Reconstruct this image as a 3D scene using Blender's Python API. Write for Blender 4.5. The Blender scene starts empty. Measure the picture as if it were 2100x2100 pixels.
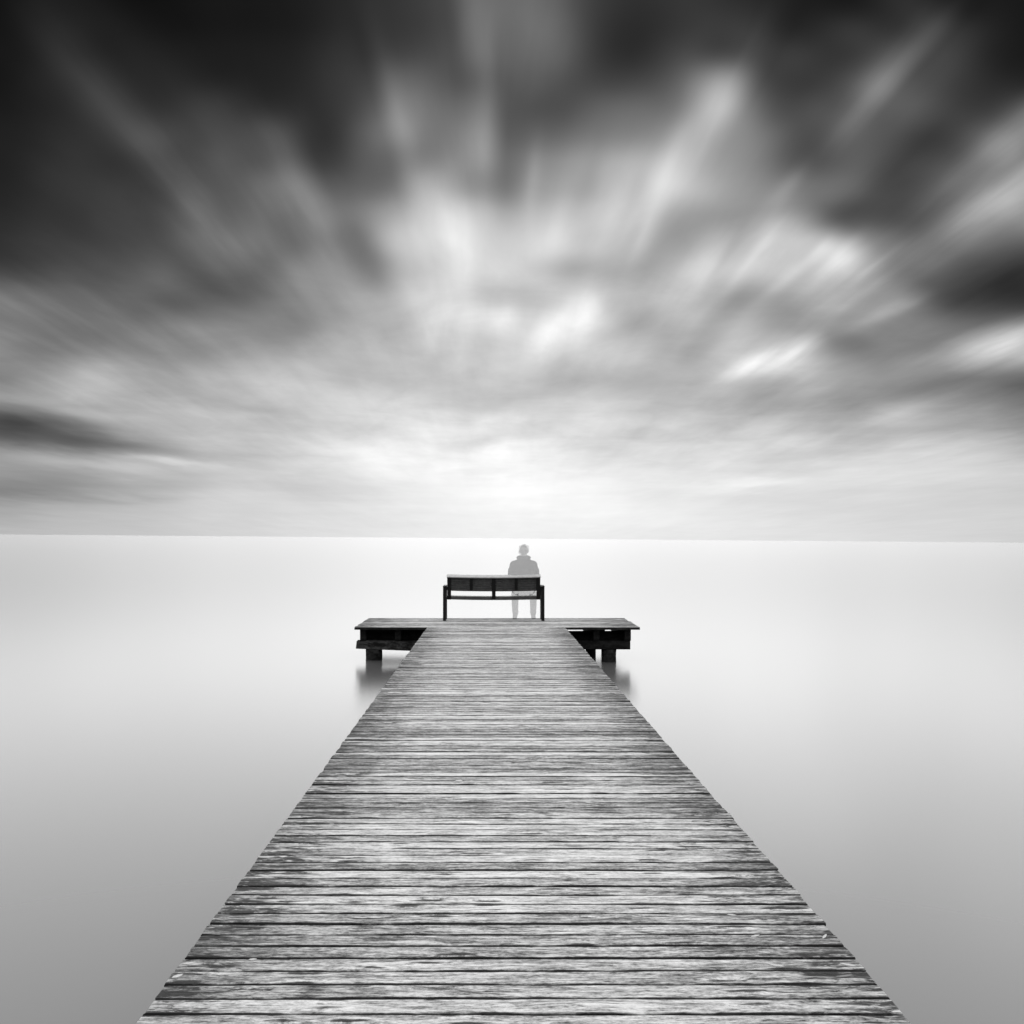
import bpy, bmesh, math, random
from mathutils import Vector, Matrix, Euler

random.seed(11)
scene = bpy.context.scene
COL = scene.collection
R = math.radians

# ------------------------------------------------------------------ camera
CAM_H = 2.17                      # eye above the water
ROLL = -0.0081                    # the jetty leans a little against the horizon; the camera is level with the jetty
SLOPE = -0.0037                   # and sinks a little towards its head
FPX = 1900.0 / 2100.0
cd = bpy.data.cameras.new('camera')
cam = bpy.data.objects.new('camera', cd)
COL.objects.link(cam)
cam.location = (0, 0, CAM_H)
cam.rotation_euler = (Matrix.Rotation(ROLL, 3, 'Y') @ Matrix.Rotation(R(90), 3, 'X')).to_euler()
cd.sensor_width = 36
cd.lens = 36 * FPX
cd.shift_x = 45 / 2100
cd.shift_y = 54 / 2100
cd.clip_start = 0.05
cd.clip_end = 60000
scene.camera = cam

# ------------------------------------------------------------------ colour management
EXPO = 1.67
scene.view_settings.view_transform = 'Standard'
scene.view_settings.look = 'None'
scene.view_settings.gamma = 1
scene.view_settings.use_curve_mapping = False
scene.view_settings.exposure = EXPO

# ------------------------------------------------------------------ sun behind the cloud, ahead of the viewer
SUN_EL = R(85)
sd = bpy.data.lights.new('sun', 'SUN')
sd.energy = 1.5
sd.angle = R(160)      # thick cloud: the light comes from a very wide patch of sky ahead and above
sd.color = (1.0, 1.0, 1.0)
sun = bpy.data.objects.new('sun', sd)
COL.objects.link(sun)
sun.rotation_euler = Vector((0.0, -math.cos(SUN_EL), -math.sin(SUN_EL))).to_track_quat('-Z', 'Y').to_euler()
sun.location = (0, 10, 30)

# ------------------------------------------------------------------ node helper
class NT:
    def __init__(s, tree):
        s.t = tree; s.n = tree.nodes; s.l = tree.links
    def node(s, typ, **kw):
        n = s.n.new(typ)
        for k, v in kw.items(): setattr(n, k, v)
        return n
    def put(s, sock, v):
        if v is None: return
        if hasattr(v, 'is_output'): s.l.new(v, sock)
        elif isinstance(v, (tuple, list)) and len(v) == 3 and sock.type == 'RGBA': sock.default_value = (*v, 1)
        else: sock.default_value = v
    def m(s, op, a, b=None, c=None, clamp=False):
        n = s.node('ShaderNodeMath', operation=op); n.use_clamp = clamp
        s.put(n.inputs[0], a)
        if b is not None: s.put(n.inputs[1], b)
        if c is not None: s.put(n.inputs[2], c)
        return n.outputs[0]
    def vm(s, op, a, b=None, out=0):
        n = s.node('ShaderNodeVectorMath', operation=op)
        s.put(n.inputs[0], a)
        if b is not None: s.put(n.inputs[1], b)
        return n.outputs[out]
    def xyz(s, x, y, z=0.0):
        n = s.node('ShaderNodeCombineXYZ')
        for i, v in enumerate((x, y, z)): s.put(n.inputs[i], v)
        return n.outputs[0]
    def sep(s, v):
        n = s.node('ShaderNodeSeparateXYZ'); s.put(n.inputs[0], v); return n.outputs
    def noise(s, vec, scale=1.0, detail=4.0, rough=0.5, dist=0.0):
        n = s.node('ShaderNodeTexNoise')
        s.put(n.inputs['Vector'], vec); s.put(n.inputs['Scale'], scale); s.put(n.inputs['Detail'], detail)
        s.put(n.inputs['Roughness'], rough); s.put(n.inputs['Distortion'], dist)
        return n.outputs[0]
    def mr(s, v, a, b, c=0.0, d=1.0, interp='SMOOTHSTEP'):
        n = s.node('ShaderNodeMapRange', interpolation_type=interp)
        for i, q in enumerate((v, a, b, c, d)): s.put(n.inputs[i], q)
        return n.outputs[0]
    def ramp(s, v, pts, interp='LINEAR'):
        n = s.node('ShaderNodeValToRGB'); cr = n.color_ramp; cr.interpolation = interp
        while len(cr.elements) < len(pts): cr.elements.new(0.5)
        for e, (p, g) in zip(cr.elements, pts): e.position = p; e.color = (g, g, g, 1)
        s.put(n.inputs[0], v); return n.outputs[0]

# ------------------------------------------------------------------ sky
world = bpy.data.worlds.new('World')
scene.world = world
world.cycles.sampling_method = 'MANUAL'
world.cycles.sample_map_resolution = 512
world.use_nodes = True
world.node_tree.nodes.clear()
W = NT(world.node_tree)
d_ = W.vm('NORMALIZE', W.node('ShaderNodeTexCoord').outputs['Generated'])
dx, dy, dz = W.sep(d_)[:]
up = W.m('MAXIMUM', dz, 0.0)
ay = W.m('MAXIMUM', W.m('ABSOLUTE', dy), 0.02)
front = W.mr(dy, 0.02, 0.35)
horiz = W.m('SQRT', W.m('ADD', W.m('ADD', W.m('MULTIPLY', dx, dx), W.m('MULTIPLY', dy, dy)), 1e-4))
tel = W.m('DIVIDE', up, horiz)                              # tangent of the elevation
# cloud layer: a flat deck of cloud drifting towards the viewer, so streaks run to one point on the horizon
inv = W.m('DIVIDE', 1.0, W.m('ADD', up, 0.05))
cu = W.m('MULTIPLY', dx, inv); cv = W.m('MULTIPLY', dy, inv)
warp = W.m('MULTIPLY_ADD', W.noise(W.xyz(W.m('MULTIPLY', cu, 1.3), W.m('MULTIPLY', cv, 0.5), 7.3), 1.0, 3, 0.55), 0.5, -0.25)
streak = W.noise(W.xyz(W.m('MULTIPLY', cu, 3.0), W.m('MULTIPLY', cv, 0.45), 1.7), 1.0, 5, 0.5, 0.25)
streak2 = W.noise(W.xyz(W.m('MULTIPLY', cu, 9.0), W.m('MULTIPLY', cv, 0.7), 4.1), 1.0, 3, 0.5)
soft = W.noise(W.xyz(W.m('MULTIPLY', cu, 0.9), W.m('MULTIPLY', cv, 0.55), 12.7), 1.0, 4, 0.5, 0.4)
lowb = W.noise(W.xyz(W.m('MULTIPLY', dx, 3.2), W.m('MULTIPLY', dz, 34.0), W.m('MULTIPLY', dy, 3.0)), 1.0, 5, 0.55, 0.5)
# general fall from the bright horizon to the dark zenith, the same all round
base = W.ramp(tel, [(0.0, .85), (0.05, .80), (0.12, .66), (0.20, .56), (0.30, .44), (0.40, .32), (0.52, .21), (0.65, .15), (1.0, .13)], 'B_SPLINE')
val = W.m('MULTIPLY', base, W.mr(dy, -0.6, 0.5, 0.75, 1.0))

VX, VY = 925.0, 1014.0
def ang(px, py):                   # picture measure -> tangents of azimuth and elevation
    return (px - VX) * 2100 / 1932 / 1900, (VY - py) * 2100 / 1932 / 1900
K = 2100 / 1932 / 1900
ae = W.xyz(W.m('DIVIDE', dx, ay), W.m('DIVIDE', dz, ay), 0.0)
wn = W.node('ShaderNodeTexNoise'); W.put(wn.inputs['Vector'], W.xyz(W.m('MULTIPLY', cu, 1.6), W.m('MULTIPLY', cv, .6), 3.0))
W.put(wn.inputs['Scale'], 1.0); W.put(wn.inputs['Detail'], 4.0); W.put(wn.inputs['Roughness'], .5)
ae = W.vm('ADD', ae, W.vm('MULTIPLY', W.vm('SUBTRACT', wn.outputs['Color'], (.5, .5, .5)), (0.022, 0.026, 0)))
# cloud banks: centre, half length, half width, gain, direction (None: along the drift)
BANKS = [
 (1075, 595, 48, 28, .12, 58), (1020, 640, 42, 26, .12, 50), (1110, 570, 30, 24, .08, None), (950, 600, 40, 22, .08, 70), (810, 620, 40, 24, .10, 60),
 (1385, 205, 130, 80, .26, None, 1), (1245, 330, 90, 18, .08, None), (1150, 400, 80, 18, .05, None), (1215, 430, 60, 14, .05, None), (1045, 420, 70, 18, .05, None), (1110, 330, 60, 16, -.04, None), (1190, 440, 50, 10, -.04, None), (1000, 330, 60, 12, .05, None),
 (885, 400, 80, 80, .10, None, 1), (880, 470, 40, 24, .05, None), (855, 30, 120, 90, .22, 97, -1), (990, 20, 110, 60, .16, None), (718, 215, 120, 60, .17, None, -1), (940, 270, 90, 60, .22, None, 1),
 (600, 360, 110, 90, .26, None, 1), (400, 450, 130, 45, .13, None), (200, 200, 200, 40, .10, None), (330, 330, 120, 35, .08, None),
 (1445, 408, 58, 80, .22, 8, -1), (1615, 450, 90, 85, .22, -34, -1), (1440, 455, 36, 26, .08, 60), (1590, 480, 40, 26, .08, 50), (1520, 470, 30, 12, -.06, 55), (1590, 560, 60, 14, .10, 28), (1660, 580, 60, 10, .08, 28), (1560, 500, 60, 8, .06, 48), (1480, 520, 70, 10, .07, 42), (1640, 500, 60, 9, .08, 40), (1610, 540, 60, 8, -.07, 36), (1400, 500, 70, 10, .08, 55), (1360, 480, 60, 9, -.06, 58), (1700, 570, 50, 8, .08, 26), (1310, 545, 70, 26, .16, 75), (1250, 570, 40, 20, .06, 60), (1480, 350, 40, 12, .10, None),
 (1555, 655, 40, 100, .28, 118, 1), (1480, 665, 80, 20, .08, 32), (1535, 625, 34, 24, .12, 50), (1400, 695, 50, 20, .14, 32), (1440, 665, 80, 14, .04, 32), (1600, 640, 24, 50, -.12, 70), (1470, 720, 70, 16, -.10, 8),
 (1870, 606, 105, 62, .42, 20, -1), (1700, 140, 120, 55, .27, None, 1), (1620, 210, 70, 26, .12, None),
 (1900, 260, 150, 32, .30, None), (1850, 390, 140, 32, .30, None), (1930, 330, 120, 30, .12, None),
 (930, 880, 230, 75, .16, 0), (900, 960, 400, 50, .06, 0), (1420, 906, 70, 10, .09, 5), (120, 880, 150, 18, .12, -6), (60, 930, 200, 15, -.10, 0),
 (180, 735, 200, 24, .10, -14), (1800, 830, 200, 30, .06, 6), (1700, 770, 160, 16, .08, 16),
 (70, 775, 230, 60, -.36, -9, -1), (190, 846, 130, 20, -.16, -9), (310, 850, 110, 11, -.10, -7), (300, 872, 70, 5, .10, -3), (120, 870, 120, 10, .08, -10), (300, 900, 280, 22, -.12, -5), (40, 700, 120, 22, -.08, -14), (480, 775, 130, 12, -.06, -10),
 (450, 585, 180, 34, -.10, None), (690, 480, 110, 34, -.16, None), (640, 345, 120, 40, -.10, None), (950, 345, 70, 35, -.14, None),
 (1095, 505, 90, 26, -.14, 0), (1220, 470, 70, 30, -.06, None), (960, 560, 60, 26, -.10, -10), (1840, 520, 130, 42, -.20, 12), (1800, 715, 150, 32, -.18, 12),
 (1640, 640, 60, 55, -.13, 60), (1220, 730, 160, 30, -.10, 6), (920, 750, 200, 40, -.09, 0), (1640, 340, 160, 40, -.18, None), (1560, 130, 120, 50, -.07, None), (1200, 130, 150, 90, -.08, None),
 (1170, 620, 60, 30, -.12, 30), (1330, 640, 60, 30, -.10, 40), (1380, 570, 60, 25, -.08, None), (900, 830, 60, 14, -.10, 8),
 (380, 590, 120, 22, -.06, -18), (100, 600, 220, 60, .10, -12), (330, 640, 180, 30, .05, -16), (80, 330, 200, 120, -.08, None), (850, 620, 120, 70, .06, None),
]
# brightness of the cloud cover ahead, sampled coarsely over azimuth and elevation (8 bit grey)
NX, NY = 25, 21
COVER_X = [87.5 * i * 1932 / 2100 for i in range(NX)]
COVER_Y = [55.2 * i * 1932 / 2100 for i in range(NY)]
COVER = [
 [22, 31, 28, 19, 20, 26, 27, 32, 42, 54, 67, 115, 122, 96, 58, 48, 54, 48, 42, 30, 30, 47, 46, 30, 26],
 [24, 38, 34, 28, 22, 25, 27, 32, 44, 56, 66, 112, 122, 100, 54, 44, 56, 58, 52, 42, 56, 58, 70, 40, 26],
 [26, 42, 40, 36, 32, 30, 33, 38, 52, 68, 74, 102, 110, 95, 54, 48, 70, 71, 62, 56, 63, 112, 69, 40, 28],
 [24, 42, 56, 42, 42, 36, 36, 42, 59, 96, 94, 89, 93, 80, 66, 69, 100, 155, 66, 60, 99, 102, 68, 46, 44],
 [28, 38, 58, 58, 52, 62, 48, 48, 61, 112, 113, 111, 84, 76, 96, 102, 128, 177, 83, 80, 122, 91, 67, 61, 115],
 [34, 42, 53, 73, 68, 76, 80, 62, 63, 118, 117, 133, 91, 100, 120, 130, 171, 147, 103, 80, 99, 71, 60, 114, 132],
 [34, 46, 54, 58, 72, 87, 90, 85, 71, 99, 122, 140, 110, 139, 160, 179, 193, 147, 110, 86, 93, 64, 84, 127, 156],
 [38, 50, 58, 64, 78, 91, 115, 130, 93, 105, 167, 138, 128, 156, 178, 195, 200, 156, 141, 116, 92, 71, 103, 150, 175],
 [44, 54, 60, 72, 85, 105, 119, 133, 120, 155, 192, 197, 171, 189, 197, 195, 158, 152, 182, 129, 84, 79, 119, 165, 139],
 [50, 61, 66, 76, 92, 120, 129, 128, 121, 175, 205, 220, 198, 205, 188, 183, 160, 185, 222, 200, 186, 133, 131, 107, 91],
 [68, 72, 81, 86, 99, 99, 112, 150, 148, 150, 195, 211, 207, 176, 173, 169, 205, 211, 205, 207, 199, 136, 95, 61, 52],
 [116, 112, 104, 105, 95, 96, 113, 140, 163, 167, 209, 208, 193, 195, 203, 187, 208, 170, 168, 173, 179, 160, 79, 60, 52],
 [125, 118, 119, 118, 122, 136, 133, 133, 163, 179, 213, 221, 217, 237, 218, 168, 196, 171, 165, 163, 155, 129, 125, 125, 182],
 [138, 122, 126, 138, 141, 148, 156, 165, 178, 182, 200, 192, 205, 216, 202, 196, 167, 187, 209, 205, 126, 135, 150, 192, 176],
 [133, 147, 178, 165, 160, 170, 178, 189, 182, 180, 189, 188, 203, 183, 185, 178, 178, 205, 185, 185, 159, 142, 127, 120, 105],
 [146, 165, 175, 172, 178, 176, 187, 199, 209, 213, 212, 195, 190, 202, 205, 189, 185, 175, 166, 167, 150, 176, 164, 146, 130],
 [77, 79, 118, 165, 178, 189, 193, 202, 212, 220, 235, 225, 228, 216, 213, 203, 205, 203, 209, 198, 185, 193, 185, 181, 162],
 [155, 165, 140, 161, 179, 186, 192, 209, 228, 245, 250, 245, 250, 240, 231, 224, 218, 228, 211, 210, 214, 212, 210, 205, 195],
 [139, 141, 152, 168, 178, 193, 202, 203, 215, 228, 239, 246, 252, 248, 244, 232, 232, 237, 229, 222, 220, 219, 215, 211, 205],
 [165, 173, 181, 190, 199, 210, 209, 215, 219, 227, 233, 240, 245, 245, 245, 239, 234, 230, 226, 222, 218, 215, 212, 210, 208],
 [185, 188, 192, 195, 200, 208, 215, 220, 224, 230, 235, 238, 240, 238, 236, 233, 230, 228, 225, 222, 220, 217, 214, 210, 205],
]
import numpy as np
GAIN = 0.95
def banks_at(a0, e0):
    tot = 0.0
    for (px, py, hl, hw, amp, an, *sharp) in BANKS:
        a, e = ang(px, py); th = math.atan2(VY - py, px - VX) if an is None else R(an)
        u = ((a0 - a) * math.cos(th) + (e0 - e) * math.sin(th)) / (hl * K * 1.25)
        v = (-(a0 - a) * math.sin(th) + (e0 - e) * math.cos(th)) / (hw * K * 1.25)
        k = 1.0
        if sharp:
            k = min(max((sharp[0] * v + .22) / .72, 0.0), 1.0); k = k * k * (3 - 2 * k)
        tot += GAIN * amp * k * math.exp(-(u * u + v * v))
    return tot
T = np.array([[COVER[j][i] / 255 - banks_at(*ang(COVER_X[i], COVER_Y[j])) for i in range(NX)] for j in range(NY)])
eL = np.array([ang(0, y)[1] for y in COVER_Y]); de = eL[0] - eL[1]; SG = 0.80 * de
G = np.exp(-((eL[:, None] - eL[None, :]) / SG) ** 2); G /= G.sum(1, keepdims=True)
Bm = np.eye(NX) * 4 / 6 + np.eye(NX, k=1) / 6 + np.eye(NX, k=-1) / 6
Bm[0, 0] += 1 / 6; Bm[-1, -1] += 1 / 6
lam = 0.02
def solve(M, y): return np.linalg.solve(M.T @ M + lam * np.eye(len(M)), M.T @ y + lam * y)
C = solve(G, T)                       # rows
C = solve(Bm, C.T).T                  # columns
a0_, a1_ = ang(COVER_X[0], 0)[0], ang(COVER_X[-1], 0)[0]
sx_, sy_, _z = W.sep(ae)[:]
# the picture-wide part of the sky flows over into the all-round gradient at its sides and top
tpos = W.mr(sx_, a0_ - (a1_ - a0_) * 2 / (NX - 1), a1_ + (a1_ - a0_) * 2 / (NX - 1), 0.0, 1.0, 'LINEAR')
num = den = None
for j in range(NY):
    row = np.clip(C[j] + .3, 0, 1.5) / 1.5
    NS = NX + 3
    pts = [(0.0, row[0]), (1 / NS, row[0])] + [((2 + i) / NS, row[i]) for i in range(NX)] + [((NS - 1) / NS, row[-1]), (1.0, row[-1])]
    tp = tpos if num is None else W.m('MULTIPLY_ADD', num, 1e-9, tpos)
    sy_j = sy_ if num is None else W.m('MULTIPLY_ADD', num, 1e-9, sy_)
    rv = W.ramp(tp, [(p, float(g)) for p, g in pts], 'B_SPLINE')
    dd = W.m('DIVIDE', W.m('SUBTRACT', sy_j, float(eL[j])), float(SG))
    w = W.m('POWER', math.exp(-1), W.m('MINIMUM', W.m('MULTIPLY', dd, dd), 60.0))
    num = W.m('MULTIPLY', w, rv) if num is None else W.m('MULTIPLY_ADD', w, rv, num)
    den = w if den is None else W.m('ADD', den, w)
cover = W.m('MULTIPLY_ADD', W.m('DIVIDE', num, W.m('ADD', den, 1e-18)), 1.5, -0.3)
acc = None
ae_in = ae
for (px, py, hl, hw, amp, an, *sharp) in BANKS:
    a, e = ang(px, py)
    if acc is not None:                      # keeps the shader evaluating one bank after another
        n = W.node('ShaderNodeVectorMath', operation='MULTIPLY_ADD')
        W.put(n.inputs[0], acc); n.inputs[1].default_value = (1e-7, 1e-7, 0); W.put(n.inputs[2], ae); ae_in = n.outputs[0]
    th = math.atan2(VY - py, px - VX) if an is None else R(an)
    mp = W.node('ShaderNodeMapping', vector_type='TEXTURE')
    W.put(mp.inputs['Vector'], ae_in)
    mp.inputs['Location'].default_value = (a, e, 0)
    mp.inputs['Rotation'].default_value = (0, 0, th)
    mp.inputs['Scale'].default_value = (hl * K * 1.25, hw * K * 1.25, 1)
    q = W.vm('DOT_PRODUCT', mp.outputs[0], mp.outputs[0], out=1)
    g = W.m('POWER', math.exp(-1), W.m('MINIMUM', q, 60.0))
    if sharp:                                # a bank with one crisp flank
        g = W.m('MULTIPLY', g, W.mr(W.m('MULTIPLY', W.sep(mp.outputs[0])[1], float(sharp[0])), -.22, .50))
    acc = W.m('MULTIPLY', g, amp * GAIN) if acc is None else W.m('MULTIPLY_ADD', g, amp * GAIN, acc)
inside = W.m('MULTIPLY', front, W.m('MULTIPLY', W.mr(W.m('ABSOLUTE', sx_), .60, 1.5, 1.0, 0.0), W.mr(sy_, .60, 1.1, 1.0, 0.0)))
mod = W.m('MULTIPLY_ADD', W.m('SUBTRACT', W.m('ADD', W.m('MULTIPLY', W.mr(streak, .3, .7), .45), W.m('MULTIPLY', W.mr(streak2, .3, .7), .14)), .3), W.mr(tel, .06, .2), .35)
ahead = W.m('MULTIPLY_ADD', acc, W.m('ADD', mod, .65), cover)
val = W.m('ADD', W.m('MULTIPLY', ahead, inside), W.m('MULTIPLY', val, W.m('SUBTRACT', 1.0, inside)))
fade = W.mr(tel, 0.03, 0.2, 0.15, 1.0)
st = W.m('MULTIPLY', W.m('SUBTRACT', W.m('ADD', W.m('MULTIPLY', streak, .34), W.m('ADD', W.m('MULTIPLY', soft, .35), W.m('MULTIPLY', streak2, .14))), .415), fade)
val = W.m('ADD', val, W.m('MULTIPLY', st, W.m('MULTIPLY_ADD', val, .62, .05)))
mott = W.noise(W.xyz(W.m('MULTIPLY', cu, 2.4), W.m('MULTIPLY', cv, 1.7), 21.3), 1.0, 6, 0.58, 0.6)
mott2 = W.noise(W.xyz(W.m('MULTIPLY', cu, 6.0), W.m('MULTIPLY', cv, 2.6), 5.3), 1.0, 4, 0.55, 0.3)
mo = W.m('SUBTRACT', W.m('MULTIPLY_ADD', mott2, .45, mott), .72)
val = W.m('ADD', val, W.m('MULTIPLY', mo, W.m('MULTIPLY', W.m('MULTIPLY_ADD', val, .15, .02), W.m('MULTIPLY', W.mr(tel, .03, .13, .15, 1), W.mr(tel, .22, .5, 1, .25)))))
lb = W.m('MULTIPLY', W.m('SUBTRACT', lowb, .5), W.m('MULTIPLY', W.mr(tel, 0.0, 0.04, .12, 1.0), W.mr(tel, 0.08, 0.24, 1.0, 0.0)))
val = W.m('ADD', val, W.m('MULTIPLY', lb, .13))
val = W.m('MINIMUM', W.m('MAXIMUM', val, 0.06), 1.0)
lin = W.m('POWER', val, 2.2)
sky = W.node('ShaderNodeTexSky', sky_type='NISHITA')
sky.sun_disc = False
sky.sun_elevation = SUN_EL
sky.sun_rotation = 0.0
bw = W.node('ShaderNodeRGBToBW'); W.put(bw.inputs[0], sky.outputs[0])
total = W.m('MULTIPLY_ADD', lin, 10.0 / 2 ** EXPO, W.m('MULTIPLY', bw.outputs[0], 0.004))
bg = W.node('ShaderNodeBackground')
W.put(bg.inputs['Color'], W.xyz(total, total, total)); bg.inputs['Strength'].default_value = 0.1
W.l.new(bg.outputs[0], W.node('ShaderNodeOutputWorld').inputs[0])

# ------------------------------------------------------------------ materials
def new_mat(name):
    m = bpy.data.materials.new(name); m.use_nodes = True
    m.node_tree.nodes.clear()
    t = NT(m.node_tree)
    b = t.node('ShaderNodeBsdfPrincipled'); o = t.node('ShaderNodeOutputMaterial')
    t.l.new(b.outputs[0], o.inputs[0])
    return m, t, b, o

def water_mat():
    m, t, b, o = new_mat('water_long_calm')
    b.inputs['Base Color'].default_value = (.075, .075, .075, 1)
    b.inputs['Roughness'].default_value = 0.2
    b.inputs['IOR'].default_value = 1.57
    return m

def deck_mat():
    m, t, b, o = new_mat('weathered_board')
    tc = t.node('ShaderNodeTexCoord'); oi = t.node('ShaderNodeObjectInfo')
    rnd = oi.outputs['Random']
    x, y, z = t.sep(tc.outputs['Object'])[:]
    ox = t.m('MULTIPLY_ADD', rnd, 57.0, x)
    oz = t.m('MULTIPLY', rnd, 31.0)
    oy0 = t.m('MULTIPLY_ADD', rnd, 13.0, y)
    def at(u, v, sx, sy, *a, **k): return t.noise(t.xyz(t.m('MULTIPLY', u, sx), t.m('MULTIPLY', v, sy), oz), 1.0, *a, **k)
    # knots: eyes along the grain, which the grain flows round
    wob = at(ox, oy0, 7, 30, 3, .6)
    vo = t.node('ShaderNodeTexVoronoi', feature='F1'); vo.inputs['Scale'].default_value = 1.0
    t.put(vo.inputs['Vector'], t.xyz(t.m('MULTIPLY_ADD', wob, .4, t.m('MULTIPLY', ox, 3.4)), t.m('MULTIPLY_ADD', wob, .45, t.m('MULTIPLY', oy0, 20.0)), oz))
    keep = t.m('GREATER_THAN', t.sep(vo.outputs['Color'])[0], .52)
    dist = vo.outputs['Distance']
    near = t.m('MULTIPLY', t.mr(dist, .0, .6, 1, 0), keep)
    oy = t.m('MULTIPLY_ADD', near, .018, t.m('MULTIPLY_ADD', at(ox, oy0, 1.3, 9, 3, .5), .02, oy0))
    st = lambda *a, **k: at(ox, oy, *a, **k)
    grain = st(6.5, 60, 8, .76)
    fine = st(22, 170, 4, .7)
    patch = st(2.2, 10, 6, .66, .8)
    speck = st(48, 105, 4, .75)
    fray = st(15, 46, 6, .74, .9)
    crack = t.mr(st(2.6, 64, 5, .66), .595, .665)
    split = t.mr(t.m('ABSOLUTE', t.m('SUBTRACT', st(.55, 34, 2, .4), .5)), .0, .018, 1, 0)
    split = t.m('MULTIPLY', split, t.mr(patch, .48, .6))
    knot = t.m('MULTIPLY', t.mr(t.m('MULTIPLY_ADD', t.m('SUBTRACT', fray, .5), .35, dist), .12, .26, 1, 0), keep)
    ring = t.m('MULTIPLY', t.mr(t.m('ABSOLUTE', t.m('SUBTRACT', dist, .33)), 0, .10, 1, 0), keep)
    # damp and dirt gather in ragged smears towards the open ends of the boards
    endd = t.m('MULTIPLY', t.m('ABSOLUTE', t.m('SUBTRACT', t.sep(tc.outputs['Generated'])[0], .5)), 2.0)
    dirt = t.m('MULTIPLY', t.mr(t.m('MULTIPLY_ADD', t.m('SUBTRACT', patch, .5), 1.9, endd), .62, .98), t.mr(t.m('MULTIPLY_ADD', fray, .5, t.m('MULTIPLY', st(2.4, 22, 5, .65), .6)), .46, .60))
    smear = t.mr(t.m('MULTIPLY_ADD', fray, .5, t.m('MULTIPLY', st(1.8, 22, 5, .62, .6), .8)),   .69, .82)
    v = t.m('ADD', t.m('MULTIPLY', grain, .66), t.m('ADD', t.m('MULTIPLY', fine, .38), t.m('ADD', t.m('MULTIPLY', patch, .52), t.m('ADD', t.m('MULTIPLY', speck, .36), t.m('MULTIPLY', fray, .34)))))
    v = t.m('ADD', v, t.m('MULTIPLY', t.m('SUBTRACT', rnd, .5), .13))
    v = t.m('MULTIPLY_ADD', ring, .06, v)
    col = t.ramp(t.m('SUBTRACT', v, .645), [(.25, .010), (.34, .06), (.42, .20), (.50, .39), (.60, .56), (.75, .64)])
    dark = t.m('ADD', t.m('MULTIPLY', crack, .5), t.m('MULTIPLY', knot, .88))
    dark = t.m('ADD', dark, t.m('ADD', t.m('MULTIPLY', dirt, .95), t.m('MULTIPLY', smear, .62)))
    dark = t.m('MINIMUM', t.m('MULTIPLY_ADD', split, .7, dark), .95)
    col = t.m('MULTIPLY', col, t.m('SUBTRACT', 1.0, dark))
    # nearly black arrises beside the joints
    arris = t.mr(t.m('MULTIPLY_ADD', t.m('SUBTRACT', st(5, 5, 4, .6), .5), .022, t.m('ABSOLUTE', y)), .0385, .0450)
    col = t.m('MULTIPLY', col, t.m('SUBTRACT', 1.0, t.m('MULTIPLY', arris, .96)))
    t.put(b.inputs['Base Color'], t.xyz(col, col, col))
    b.inputs['Roughness'].default_value = .7
    b.inputs['Specular IOR Level'].default_value = .18
    h = t.m('SUBTRACT', v, t.m('ADD', t.m('ADD', t.m('MULTIPLY', crack, .6), t.m('MULTIPLY', split, .6)), t.m('MULTIPLY', knot, .5)))
    bu = t.node('ShaderNodeBump'); bu.inputs['Strength'].default_value = .6; bu.inputs['Distance'].default_value = .006
    t.put(bu.inputs['Height'], h); t.l.new(bu.outputs[0], b.inputs['Normal'])
    return m

def timber_mat(name, lo, hi, rough=.8):
    m, t, b, o = new_mat(name)
    tc = t.node('ShaderNodeTexCoord')
    x, y, z = t.sep(tc.outputs['Object'])[:]
    n = t.noise(t.xyz(t.m('MULTIPLY', x, 5), t.m('MULTIPLY', y, 5), t.m('MULTIPLY', z, 14)), 1.0, 5, .6, .4)
    n2 = t.noise(tc.outputs['Object'], 34.0, 4, .6)
    k = t.mr(t.m('MULTIPLY_ADD', n2, .3, t.m('MULTIPLY', n, .75)), .42, .70, lo, hi)
    t.put(b.inputs['Base Color'], t.xyz(k, k, k))
    b.inputs['Roughness'].default_value = rough
    b.inputs['Specular IOR Level'].default_value = .12
    bu = t.node('ShaderNodeBump'); bu.inputs['Strength'].default_value = .6; bu.inputs['Distance'].default_value = .01
    t.put(bu.inputs['Height'], n2); t.l.new(bu.outputs[0], b.inputs['Normal'])
    return m

def plain_mat(name, g, rough=.5, var=.3, scale=20.0):
    m, t, b, o = new_mat(name)
    tc = t.node('ShaderNodeTexCoord')
    n = t.noise(tc.outputs['Object'], scale, 4, .6)
    k = t.mr(n, .3, .7, g * (1 - var), g * (1 + var))
    t.put(b.inputs['Base Color'], t.xyz(k, k, k))
    b.inputs['Roughness'].default_value = rough
    b.inputs['Specular IOR Level'].default_value = .2
    return m

def ghost_mat(name, g, through):
    # the sitter moved during the long exposure: only a veil of the figure was recorded
    m, t, b, o = new_mat(name)
    tc = t.node('ShaderNodeTexCoord')
    n = t.noise(tc.outputs['Object'], 16.0, 4, .6)
    k = t.mr(n, .3, .7, g * .7, g * 1.3)
    t.put(b.inputs['Base Color'], t.xyz(k, k, k)); b.inputs['Roughness'].default_value = .85
    b.inputs['Specular IOR Level'].default_value = .1
    tr = t.node('ShaderNodeBsdfTransparent'); mx = t.node('ShaderNodeMixShader')
    mx.inputs[0].default_value = through
    t.l.new(b.outputs[0], mx.inputs[1]); t.l.new(tr.outputs[0], mx.inputs[2]); t.l.new(mx.outputs[0], o.inputs[0])
    return m

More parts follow.
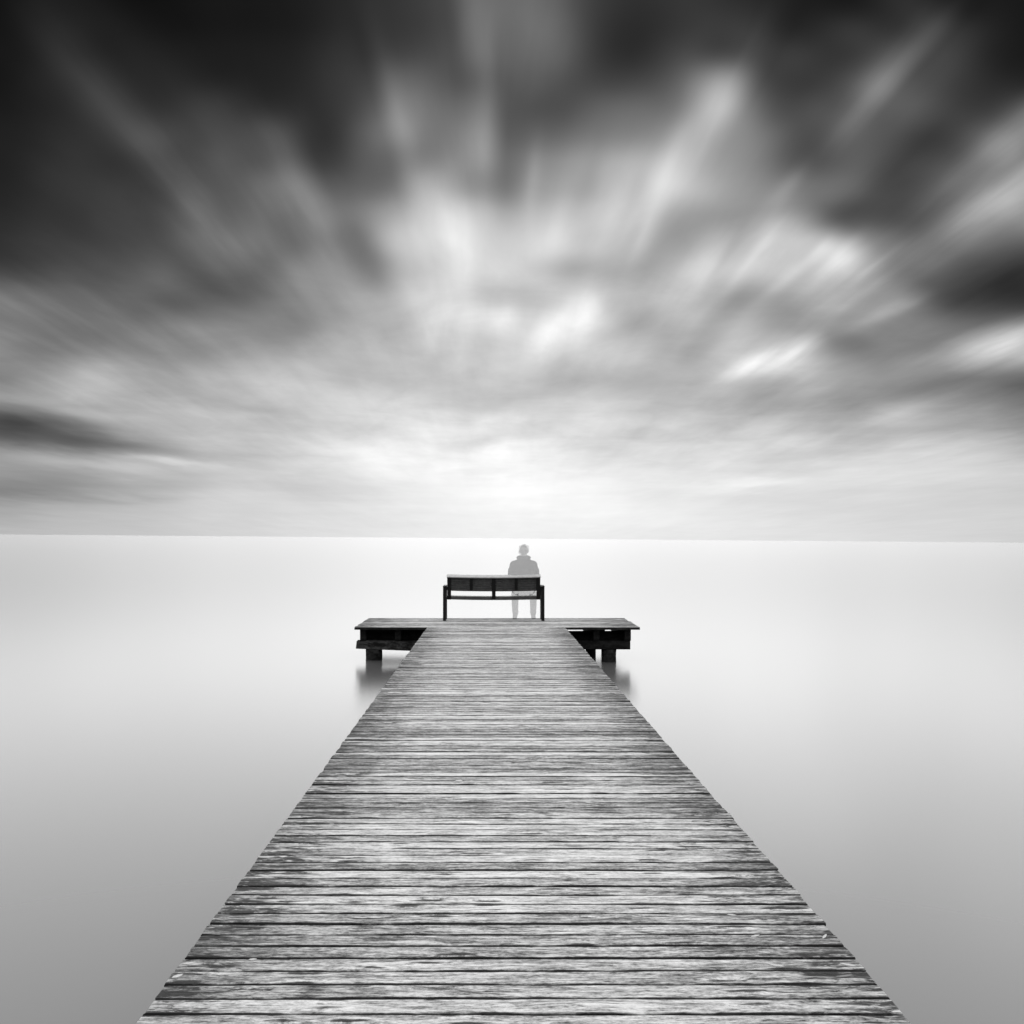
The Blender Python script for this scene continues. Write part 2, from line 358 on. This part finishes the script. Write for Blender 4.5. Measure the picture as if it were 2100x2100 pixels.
M_WATER = water_mat()
M_DECK = deck_mat()
M_CHIP = plain_mat('bare_splinter', .45, .7)
M_TIMBER = timber_mat('dark_wet_timber', .002, .014)
M_BEAM = timber_mat('stained_beam', .005, .06)
M_PILE = timber_mat('tarred_pile', .002, .022, .85)
M_BENCH = plain_mat('dark_bench_slat', .042, .5, .3)
M_FRAME = plain_mat('black_bench_frame', .002, .55)
M_PALE = plain_mat('pale_sheen_rail', .32, .45, .15)  # sky sheen along the rail top is put into this pale colour
G_JACKET = ghost_mat('jacket_cloth', .04, .60)
G_TROUSER = ghost_mat('trouser_cloth', .05, .71)
G_SHOE = ghost_mat('shoe_leather', .03, .70)
G_SKIN = ghost_mat('skin', .08, .74)
G_HAIR = ghost_mat('hair', .03, .84)

# ------------------------------------------------------------------ object helpers
def link_mesh(name, bm_or_me, mat, parent=None, loc=(0, 0, 0), rot=(0, 0, 0), smooth=False):
    if isinstance(bm_or_me, bmesh.types.BMesh):
        me = bpy.data.meshes.new(name)
        bmesh.ops.recalc_face_normals(bm_or_me, faces=bm_or_me.faces)
        bm_or_me.to_mesh(me); bm_or_me.free()
    else:
        me = bm_or_me
    if mat and not me.materials: me.materials.append(mat)
    if smooth:
        for p in me.polygons: p.use_smooth = True
    o = bpy.data.objects.new(name, me); COL.objects.link(o)
    o.location = loc; o.rotation_euler = rot
    if parent: o.parent = parent
    return o

DECK_M = Matrix.Translation((0, 0, CAM_H)) @ Matrix.Rotation(ROLL, 4, 'Y') @ Matrix.Rotation(SLOPE, 4, 'X') @ Matrix.Translation((0, 0, -1.5))
def thing(name, label, cat, loc=(0, 0, 0)):       # loc in the frame of the deck: x across, y along, z above the boards
    o = bpy.data.objects.new(name, None); COL.objects.link(o)
    o.empty_display_size = .2
    o.matrix_world = DECK_M @ Matrix.Translation(loc)
    o['label'] = label; o['category'] = cat
    return o

def add_box(bm, c, s, rot=None, bevel=0.0):
    mat = Matrix.Translation(c) @ (rot.to_4x4() if rot else Matrix.Identity(4)) @ Matrix.Diagonal((*s, 1))
    r = bmesh.ops.create_cube(bm, size=1, matrix=mat)
    if bevel:
        es = list({e for v in r['verts'] for e in v.link_edges})
        bmesh.ops.bevel(bm, geom=es, offset=bevel, segments=1, affect='EDGES')

def box_bm(c, s, rot=None, bevel=0.0):
    bm = bmesh.new(); add_box(bm, c, s, rot, bevel); return bm

# ------------------------------------------------------------------ water
bm = bmesh.new()
ring = [bm.verts.new((28000 * math.cos(i * math.pi / 32), 28000 * math.sin(i * math.pi / 32), 0)) for i in range(64)]
bm.faces.new(ring)
water = link_mesh('water', bm, M_WATER)
water['kind'] = 'structure'

# ------------------------------------------------------------------ jetty
XL, XR = -1.100, 1.313
PL, PR = -2.373, 2.628
Y_HEAD0, Y_HEAD1 = 16.24, 18.27
jetty = thing('jetty', 'weathered grey wooden jetty ending in a wide T-shaped platform over calm water', 'jetty', (0.1, 8.0, 0))
JO = Vector((0.1, 8.0, 0))

def board_mesh(length, width, thick, seed):
    """a sawn board: worn arrises, slightly wandering edges, ragged ends"""
    rg = random.Random(seed)
    nseg = 5
    bm = bmesh.new()
    rings = []
    e0 = rg.uniform(-.0025, .0025); e1 = rg.uniform(-.0025, .0025)
    for i in range(nseg + 1):
        f = i / nseg
        x = -length / 2 + length * f + (e0 if i == 0 else e1 if i == nseg else rg.uniform(-.08, .08))
        wa = width / 2 + rg.uniform(-.0016, .0012); wb = width / 2 + rg.uniform(-.0016, .0012)
        zt = rg.uniform(-.0015, .0015)
        c = .004
        prof = [(-wa, -thick), (wb, -thick), (wb, zt - c), (wb - c, zt), (-wa + c, zt), (-wa, zt - c)]
        rings.append([bm.verts.new((x + (rg.uniform(-.004, .004) if i in (0, nseg) else 0), py, pz)) for py, pz in prof])
    for a, b in zip(rings, rings[1:]):
        for k in range(6):
            bm.faces.new((a[k], a[(k + 1) % 6], b[(k + 1) % 6], b[k]))
    bm.faces.new(rings[0]); bm.faces.new(rings[-1])
    bmesh.ops.recalc_face_normals(bm, faces=bm.faces)
    me = bpy.data.meshes.new('board'); bm.to_mesh(me); bm.free()
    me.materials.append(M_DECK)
    return me

PITCH = 0.0992
walk = [board_mesh(XR - XL, PITCH - .0068, .042, 100 + i) for i in range(14)]
head = [board_mesh(PR - PL, PITCH - .0055, .042, 200 + i) for i in range(6)]
rg = random.Random(5)
yb = Y_HEAD0 - PITCH / 2
while yb > 0.3:
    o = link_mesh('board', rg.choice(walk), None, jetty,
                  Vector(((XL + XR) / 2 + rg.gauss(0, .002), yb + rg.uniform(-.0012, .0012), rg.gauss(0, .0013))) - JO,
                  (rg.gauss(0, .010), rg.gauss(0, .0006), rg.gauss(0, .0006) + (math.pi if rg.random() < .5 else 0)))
    yb -= PITCH
yb = Y_HEAD0 + PITCH / 2
while yb < Y_HEAD1 - .03:
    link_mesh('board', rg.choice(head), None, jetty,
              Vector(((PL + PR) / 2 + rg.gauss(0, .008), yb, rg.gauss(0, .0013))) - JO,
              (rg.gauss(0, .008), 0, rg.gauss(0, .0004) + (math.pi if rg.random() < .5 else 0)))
    yb += PITCH

def jpart(name, c, s, mat, bevel=.008, rot=None):
    return link_mesh(name, box_bm((0, 0, 0), s, None, bevel), mat, jetty, Vector(c) - JO, rot.to_euler() if rot else (0, 0, 0))

# stringers under the walkway
for x in (XL + .16, (XL + XR) / 2, XR - .16):
    jpart('stringer', (x, 8.2, -.145), (.09, 15.9, .2), M_TIMBER)
# joists of the platform, running out to sea under the boards
for x in (PL + .135, PL + .75, PR - .20, PR - .75):
    jpart('joist', (x, 17.28, -.146), (.11, 1.9, .205), M_TIMBER)
jpart('joist', ((XL + XR) / 2 - .9, 17.28, -.146), (.10, 1.9, .205), M_TIMBER)
jpart('joist', ((XL + XR) / 2 + .9, 17.28, -.146), (.10, 1.9, .205), M_TIMBER)
# header set back under the front edge, left and right of the walkway; left one added to keep the recess black
jpart('header_beam', (PL + .70, 16.62, -.170), (1.3, .06, .262), M_TIMBER)
jpart('header_beam', (PR - .78, 16.62, -.187), (1.3, .06, .175), M_TIMBER)
jpart('packing_block', (PR - .68, 16.62, -.071), (.22, .06, .054), M_TIMBER, .003)
# left cap beam: deeper towards the walkway, its lower corner sawn round
def left_cap():
    bm = bmesh.new()
    prof = [(-2.352, -.245), (-1.26, -.258), (-1.215, -.30), (-1.225, -.385), (-1.26, -.415), (-1.31, -.428), (-2.368, -.386)]
    a = [bm.verts.new((x - JO.x, 16.34 - JO.y, z)) for x, z in prof]
    b = [bm.verts.new((x - JO.x, 16.50 - JO.y, z)) for x, z in prof]
    n = len(prof)
    bm.faces.new(a); bm.faces.new(list(reversed(b)))
    for i in range(n): bm.faces.new((a[i], a[(i + 1) % n], b[(i + 1) % n], b[i]))
    bmesh.ops.bevel(bm, geom=list(bm.edges), offset=.006, segments=1, affect='EDGES')
    return bm
link_mesh('cap_beam', left_cap(), M_BEAM, jetty)
jpart('cap_beam', ((1.16 + 2.475) / 2, 16.42, -.325), (2.475 - 1.16, .16, .150), M_TIMBER)
jpart('cap_beam', ((PL + PR) / 2, 17.95, -.325), (4.6, .16, .15), M_TIMBER)

def pile(x, y, r, top, seed):
    rg = random.Random(seed)
    bm = bmesh.new(); n = 14
    rings = []
    for z in (top, top - .12, top - .3, top - .9, top - 2.4):
        rings.append([bm.verts.new((r * rg.uniform(.95, 1.04) * math.cos(2 * math.pi * k / n), r * rg.uniform(.95, 1.04) * math.sin(2 * math.pi * k / n), z)) for k in range(n)])
    for a, b in zip(rings, rings[1:]):
        for k in range(n): bm.faces.new((a[k], a[(k + 1) % n], b[(k + 1) % n], b[k]))
    bm.faces.new(rings[0]); bm.faces.new(rings[-1])
    return link_mesh('pile', bm, M_PILE, jetty, Vector((x, y, 0)) - JO, smooth=True)
pile(-2.06, 16.46, .150, -.385, 1)
pile(2.11, 16.46, .130, -.402, 2)
pile(1.83, 16.86, .092, -.25, 3)
pile(-2.24, 17.95, .13, -.402, 4); pile(2.27, 17.95, .12, -.402, 5)
for yy in (13.2, 9.6, 6.0, 2.4):
    jpart('cap_beam', ((XL + XR) / 2, yy, -.325), (2.0, .16, .15), M_TIMBER)
    for x in (XL + .42, XR - .42): pile(x, yy, .12, -.402, int(yy * 10))

# pale splinters standing out of the worn boards
def splinter(px, py, ln, wd, rz):
    Y = 2850.0 / (py - 1111); X = (px - 1005) * Y / 1900
    bm = bmesh.new()
    pts = [(-.5, -.1, 0), (-.15, -.45, .1), (.3, -.3, .25), (.5, .1, .3), (.1, .4, .3), (-.3, .3, .15)]
    a = [bm.verts.new((x * ln, y * wd, z * .006 + .002)) for x, y, z in pts]
    b = [bm.verts.new((x * ln * .9, y * wd * .9, -.004)) for x, y, z in pts]
    bm.faces.new(a); bm.faces.new(b)
    for i in range(6): bm.faces.new((a[i], a[(i + 1) % 6], b[(i + 1) % 6], b[i]))
    link_mesh('splinter', bm, M_CHIP, jetty, Vector((X, Y, 0)) - JO, (0, 0, rz))
for s in [(1590, 1979, .060, .013, -.5), (1738, 1978, .055, .013, -.5), (1690, 1920, .045, .012, .9), (1548, 1919, .04, .014, .3), (1500, 1876, .04, .012, -.4),
          (519, 1967, .03, .012, 0), (941, 1601, .05, .03, .1), (365, 2001, .04, .02, .6)]:
    splinter(*s)

# ------------------------------------------------------------------ bench
BX, BY = 0.07, 17.60
bench = thing('bench', 'dark slatted park bench with armrests, its back to the walkway, on the jetty head', 'bench', (BX, BY, 0))
def bpart(name, bm, mat): return link_mesh(name, bm, mat, bench)
HW = .963
LEGW = .058
for sx in (-1, 1):
    bpart('leg', box_bm((sx * (HW - LEGW / 2), 0, .322), (LEGW, .06, .644), None, .004), M_FRAME)
    bpart('leg', box_bm((sx * (HW - LEGW / 2), .40, .322), (LEGW, .06, .644), None, .004), M_FRAME)
    bpart('armrest', box_bm((sx * (HW - .031), .20, .653), (.066, .50, .018), None, .003), M_FRAME)
    bpart('foot_rail', box_bm((sx * (HW - LEGW / 2), .20, .43), (.04, .338, .05), None, .003), M_FRAME)
LEAN = R(8)
def sag(x): return -.014 * (1 - (x / .885) ** 2)
def bowed_slat(y, z, d, h, tilt, x0=-.884, x1=.884, bev=.006):
    """a slat that sags a little at midspan"""
    bm = bmesh.new(); n = 8; rings = []
    rot = Matrix.Rotation(tilt, 3, 'X')
    prof = [(-d / 2, -h / 2 + bev), (-d / 2 + bev, -h / 2), (d / 2 - bev, -h / 2), (d / 2, -h / 2 + bev), (d / 2, h / 2 - bev), (d / 2 - bev, h / 2), (-d / 2 + bev, h / 2), (-d / 2, h / 2 - bev)]
    for i in range(n + 1):
        x = x0 + (x1 - x0) * i / n
        rings.append([bm.verts.new(Vector((x, y, z + sag(x))) + rot @ Vector((0, a, b))) for a, b in prof])
    for a, b in zip(rings, rings[1:]):
        for k in range(8): bm.faces.new((a[k], a[(k + 1) % 8], b[(k + 1) % 8], b[k]))
    bm.faces.new(rings[0]); bm.faces.new(rings[-1])
    return bm
# backrest: it leans towards the walkway at the top
def back_y(z): return .035 - (z - .5) * math.tan(LEAN)
zs = [.592 + .0445 * i for i in range(6)]
for z in zs: bpart('backrest_slat', bowed_slat(back_y(z), z, .030, .0435, LEAN, bev=.009), M_BENCH)
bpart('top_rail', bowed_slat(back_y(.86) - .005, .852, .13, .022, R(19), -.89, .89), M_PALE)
for x, zb, w in ((-.846, .40, .072), (-.426, .565, .055), (0.0, .41, .07), (.426, .565, .055), (.846, .40, .072)):
    zt = .842 + sag(x); ln = zt - zb
    zc = (zt + zb) / 2
    off = -.034
    bpart('back_support', box_bm((x, back_y(zc) + off, zc), (w, .03, ln), Matrix.Rotation(LEAN, 3, 'X'), .004), M_FRAME)
# seat
for i in range(6):
    bpart('seat_slat', bowed_slat(.055 + .066 * i, .447, .058, .028, 0), M_BENCH)
bpart('seat_rail', bowed_slat(.030, .436, .026, .062, 0, -.90, .90, .004), M_BENCH)
bpart('seat_rail', bowed_slat(.39, .412, .03, .035, 0, -.90, .90, .004), M_FRAME)
for x in (-.60, 0.0, .60):
    bpart('seat_bearer', box_bm((x, .23, .420 + sag(x)), (.05, .30, .022), None, .004), M_FRAME)
for sx in (-1, 1):
    bpart('arm_bracket', box_bm((sx * .897, .0, .615), (.034, .05, .06), None, .004), M_FRAME)

# ------------------------------------------------------------------ the sitter
PX, PY = .645, 17.86
person = None
def capsule(bm, p0, p1, r0, r1, seg=14, flat=1.0):
    p0, p1 = Vector(p0), Vector(p1)
    ax = (p1 - p0); L = ax.length; q = ax.to_track_quat('Z', 'Y').to_matrix().to_4x4()
    rings = []
    st = 5
    lat = [(-math.pi / 2 + math.pi / 2 * i / st) for i in range(st + 1)]
    prof = [(r0 * math.cos(t), r0 * math.sin(t)) for t in lat] + [(r1 * math.cos(-t), L + r1 * math.sin(-t)) for t in reversed(lat)]
    M = Matrix.Translation(p0) @ q
    for rr, zz in prof:
        rings.append([bm.verts.new(M @ Vector((max(rr, 1e-4) * math.cos(2 * math.pi * k / seg), max(rr, 1e-4) * math.sin(2 * math.pi * k / seg), zz))) for k in range(seg)])
    for a, b in zip(rings, rings[1:]):
        for k in range(seg): bm.faces.new((a[k], a[(k + 1) % seg], b[(k + 1) % seg], b[k]))
    bm.faces.new(list(reversed(rings[0]))); bm.faces.new(rings[-1])
def ellipsoid(bm, c, r, rot=None):
    M = Matrix.Translation(c) @ (rot.to_4x4() if rot else Matrix.Identity(4)) @ Matrix.Diagonal((*r, 1))
    bmesh.ops.create_icosphere(bm, subdivisions=3, radius=1, matrix=M)

def fuse(bm, voxel, smooth):
    """one continuous skin over overlapping volumes"""
    me = bpy.data.meshes.new('tmp'); bm.to_mesh(me); bm.free()
    o = bpy.data.objects.new('tmp', me); COL.objects.link(o)
    md = o.modifiers.new('r', 'REMESH'); md.mode = 'VOXEL'; md.voxel_size = voxel
    sm = o.modifiers.new('s', 'SMOOTH'); sm.factor = .5; sm.iterations = smooth
    dg = bpy.context.evaluated_depsgraph_get()
    out = bpy.data.meshes.new_from_object(o.evaluated_get(dg))
    bpy.data.objects.remove(o); bpy.data.meshes.remove(me)
    return out

bm = bmesh.new()
# torso in a padded jacket (x across, y towards the sea, z up from the boards)
for z, rx, ry, y in ((.56, .205, .135, -.02), (.66, .205, .135, -.03), (.78, .205, .13, -.045), (.90, .215, .13, -.05), (1.02, .20, .125, -.045), (1.08, .165, .11, -.04)):
    ellipsoid(bm, (0, y, z), (rx, ry, .12))
capsule(bm, (-.13, -.04, 1.085), (.13, -.04, 1.085), .070, .070)
capsule(bm, (0, -.04, 1.08), (.004, -.015, 1.25), .075, .062)               # neck
# head: skull, jaw, nose, ears, brow
ellipsoid(bm, (.006, .005, 1.335), (.078, .096, .105))
ellipsoid(bm, (.006, .045, 1.27), (.055, .06, .065))
ellipsoid(bm, (.006, .070, 1.235), (.028, .025, .022))
capsule(bm, (.006, .098, 1.335), (.006, .116, 1.297), .009, .014)
ellipsoid(bm, (.006, .088, 1.345), (.05, .018, .012))
ellipsoid(bm, (.006, .094, 1.262), (.024, .012, .007)); ellipsoid(bm, (.006, .091, 1.249), (.021, .012, .007))
for s in (-1, 1): ellipsoid(bm, (.006 + s * .08, .0, 1.315), (.011, .022, .032), Matrix.Rotation(.2, 3, 'X'))
for s in (-1, 1):
    # sleeves: upper arm hangs, elbow a little out, forearm forward and in to the lap
    sh = Vector((s * .178, -.04, 1.05)); el = Vector((s * .245, -.055, .80)); wr = Vector((s * .17, .20, .665))
    capsule(bm, sh, el, .090, .066); capsule(bm, (s * .218, -.045, .95), (s * .238, -.05, .85), .082, .07)
    capsule(bm, el, wr, .060, .042)
    # hand resting on the thigh: palm, four unequal bent fingers, thumb off its side
    palm = wr + Vector((-s * .015, .065, -.012))
    ellipsoid(bm, palm, (.040, .055, .017))
    capsule(bm, wr, palm, .030, .026)
    for k, (off, ln) in enumerate(((-.030, .070), (-.010, .080), (.010, .075), (.029, .058))):
        b0 = palm + Vector((-s * off, .040, .002)); b1 = b0 + Vector((-s * off * .25, ln * .45, .004)); b2 = b1 + Vector((0, ln * .35, -.016)); b3 = b2 + Vector((0, ln * .2, -.018))
        capsule(bm, b0, b1, .0098, .009, 8); capsule(bm, b1, b2, .009, .0082, 8); capsule(bm, b2, b3, .0082, .0072, 8)
    t0 = palm + Vector((-s * .028, -.022, 0)); t1 = t0 + Vector((-s * .030, .028, -.002)); t2 = t1 + Vector((-s * .010, .028, -.008))
    capsule(bm, t0, t1, .0125, .011, 8); capsule(bm, t1, t2, .011, .009, 8)
capsule(bm, (-.12, -.03, .557), (.12, -.03, .557), .092, .092); ellipsoid(bm, (0, -.02, .555), (.20, .125, .085))
ellipsoid(bm, (.0, -.035, 1.195), (.142, .118, .054)); ellipsoid(bm, (.0, -.05, 1.15), (.130, .10, .055))   # padded collar
hips = ((-.165, -.157), (.205, .198))
for hx, kx in hips:
    s = -1 if hx < 0 else 1
    hip = Vector((s * .115, .01, .555)); kn = Vector((kx * 1.0, .335, .545 if s < 0 else .54)); an = Vector((kx + .0, .19 if s < 0 else .20, .10))
    ellipsoid(bm, (s * .10, -.03, .555), (.125, .13, .088))
    capsule(bm, hip, kn, .082, .066)
    sh_top = kn + Vector((0, -.03, -.06))
    capsule(bm, kn, sh_top, .064, .064)
    capsule(bm, sh_top, an + Vector((0, 0, .13)), .074, .063)
    capsule(bm, an + Vector((0, 0, .13)), an + Vector((-s * .004, 0, .0)), .063, .056)
    ellipsoid(bm, an + Vector((-s * .006, .0, .035)), (.066, .068, .022)); ellipsoid(bm, an + Vector((s * .002, .0, .115)), (.062, .064, .02))
    # shoe
    capsule(bm, an + Vector((0, -.02, -.052)), an + Vector((s * .012, .15, -.062)), .044, .036)
    add_box(bm, an + Vector((s * .005, .065, -.086)), (.082, .26, .026), None, .008)
body = fuse(bm, .0075, 4)
for mt in (G_JACKET, G_TROUSER, G_SHOE, G_SKIN): body.materials.append(mt)
for p in body.polygons:
    x, y, z = p.center
    p.use_smooth = True
    if z < .10: k = 2
    elif z > 1.235: k = 3
    elif y > .225 and .60 < z < .71 and abs(x) < .24: k = 3
    elif z < .60: k = 1
    else: k = 0
    p.material_index = k
person = link_mesh('person', body, None)
person.matrix_world = DECK_M @ Matrix.Translation((PX, PY, 0))
person['label'] = 'faint see-through person in a padded jacket sitting on the bench facing the water'
person['category'] = 'person'
# hair: a short tousled cap
bm = bmesh.new()
rh = random.Random(3)
ellipsoid(bm, (.010, -.012, 1.350), (.102, .106, .096), Matrix.Rotation(.12, 3, 'Y'))
ellipsoid(bm, (.045, -.01, 1.405), (.05, .07, .036)); ellipsoid(bm, (-.02, -.04, 1.30), (.082, .07, .06))
for i in range(46):
    th = rh.uniform(0, 2 * math.pi); ph = rh.uniform(.15, 1.45)
    dvec = Vector((math.cos(th) * math.sin(ph), math.sin(th) * math.sin(ph), math.cos(ph)))
    if dvec.y > .55 and dvec.z < .5: continue
    c = Vector((.006, -.008, 1.352)) + Vector((dvec.x * .084, dvec.y * .095, dvec.z * .088))
    capsule(bm, c, c + dvec * .016 + Vector((rh.uniform(-.018, .022), rh.uniform(-.02, .01), rh.uniform(-.016, .006))), .017, .007, 8)
hair = fuse(bm, .007, 2)
bm = bmesh.new(); bm.from_mesh(hair)
bmesh.ops.bisect_plane(bm, geom=bm.verts[:] + bm.edges[:] + bm.faces[:], plane_co=(0, .06, 1.37), plane_no=(0, .85, -.5), clear_outer=True)
hair_o = link_mesh('hair', bm, G_HAIR, person, smooth=True)
for s in (-1, 1):
    bm = bmesh.new(); ellipsoid(bm, (.006 + s * .032, .088, 1.328), (.013, .011, .011))
    link_mesh('eye', bm, ghost_mat('eye_white', .5, .85), person, smooth=True)
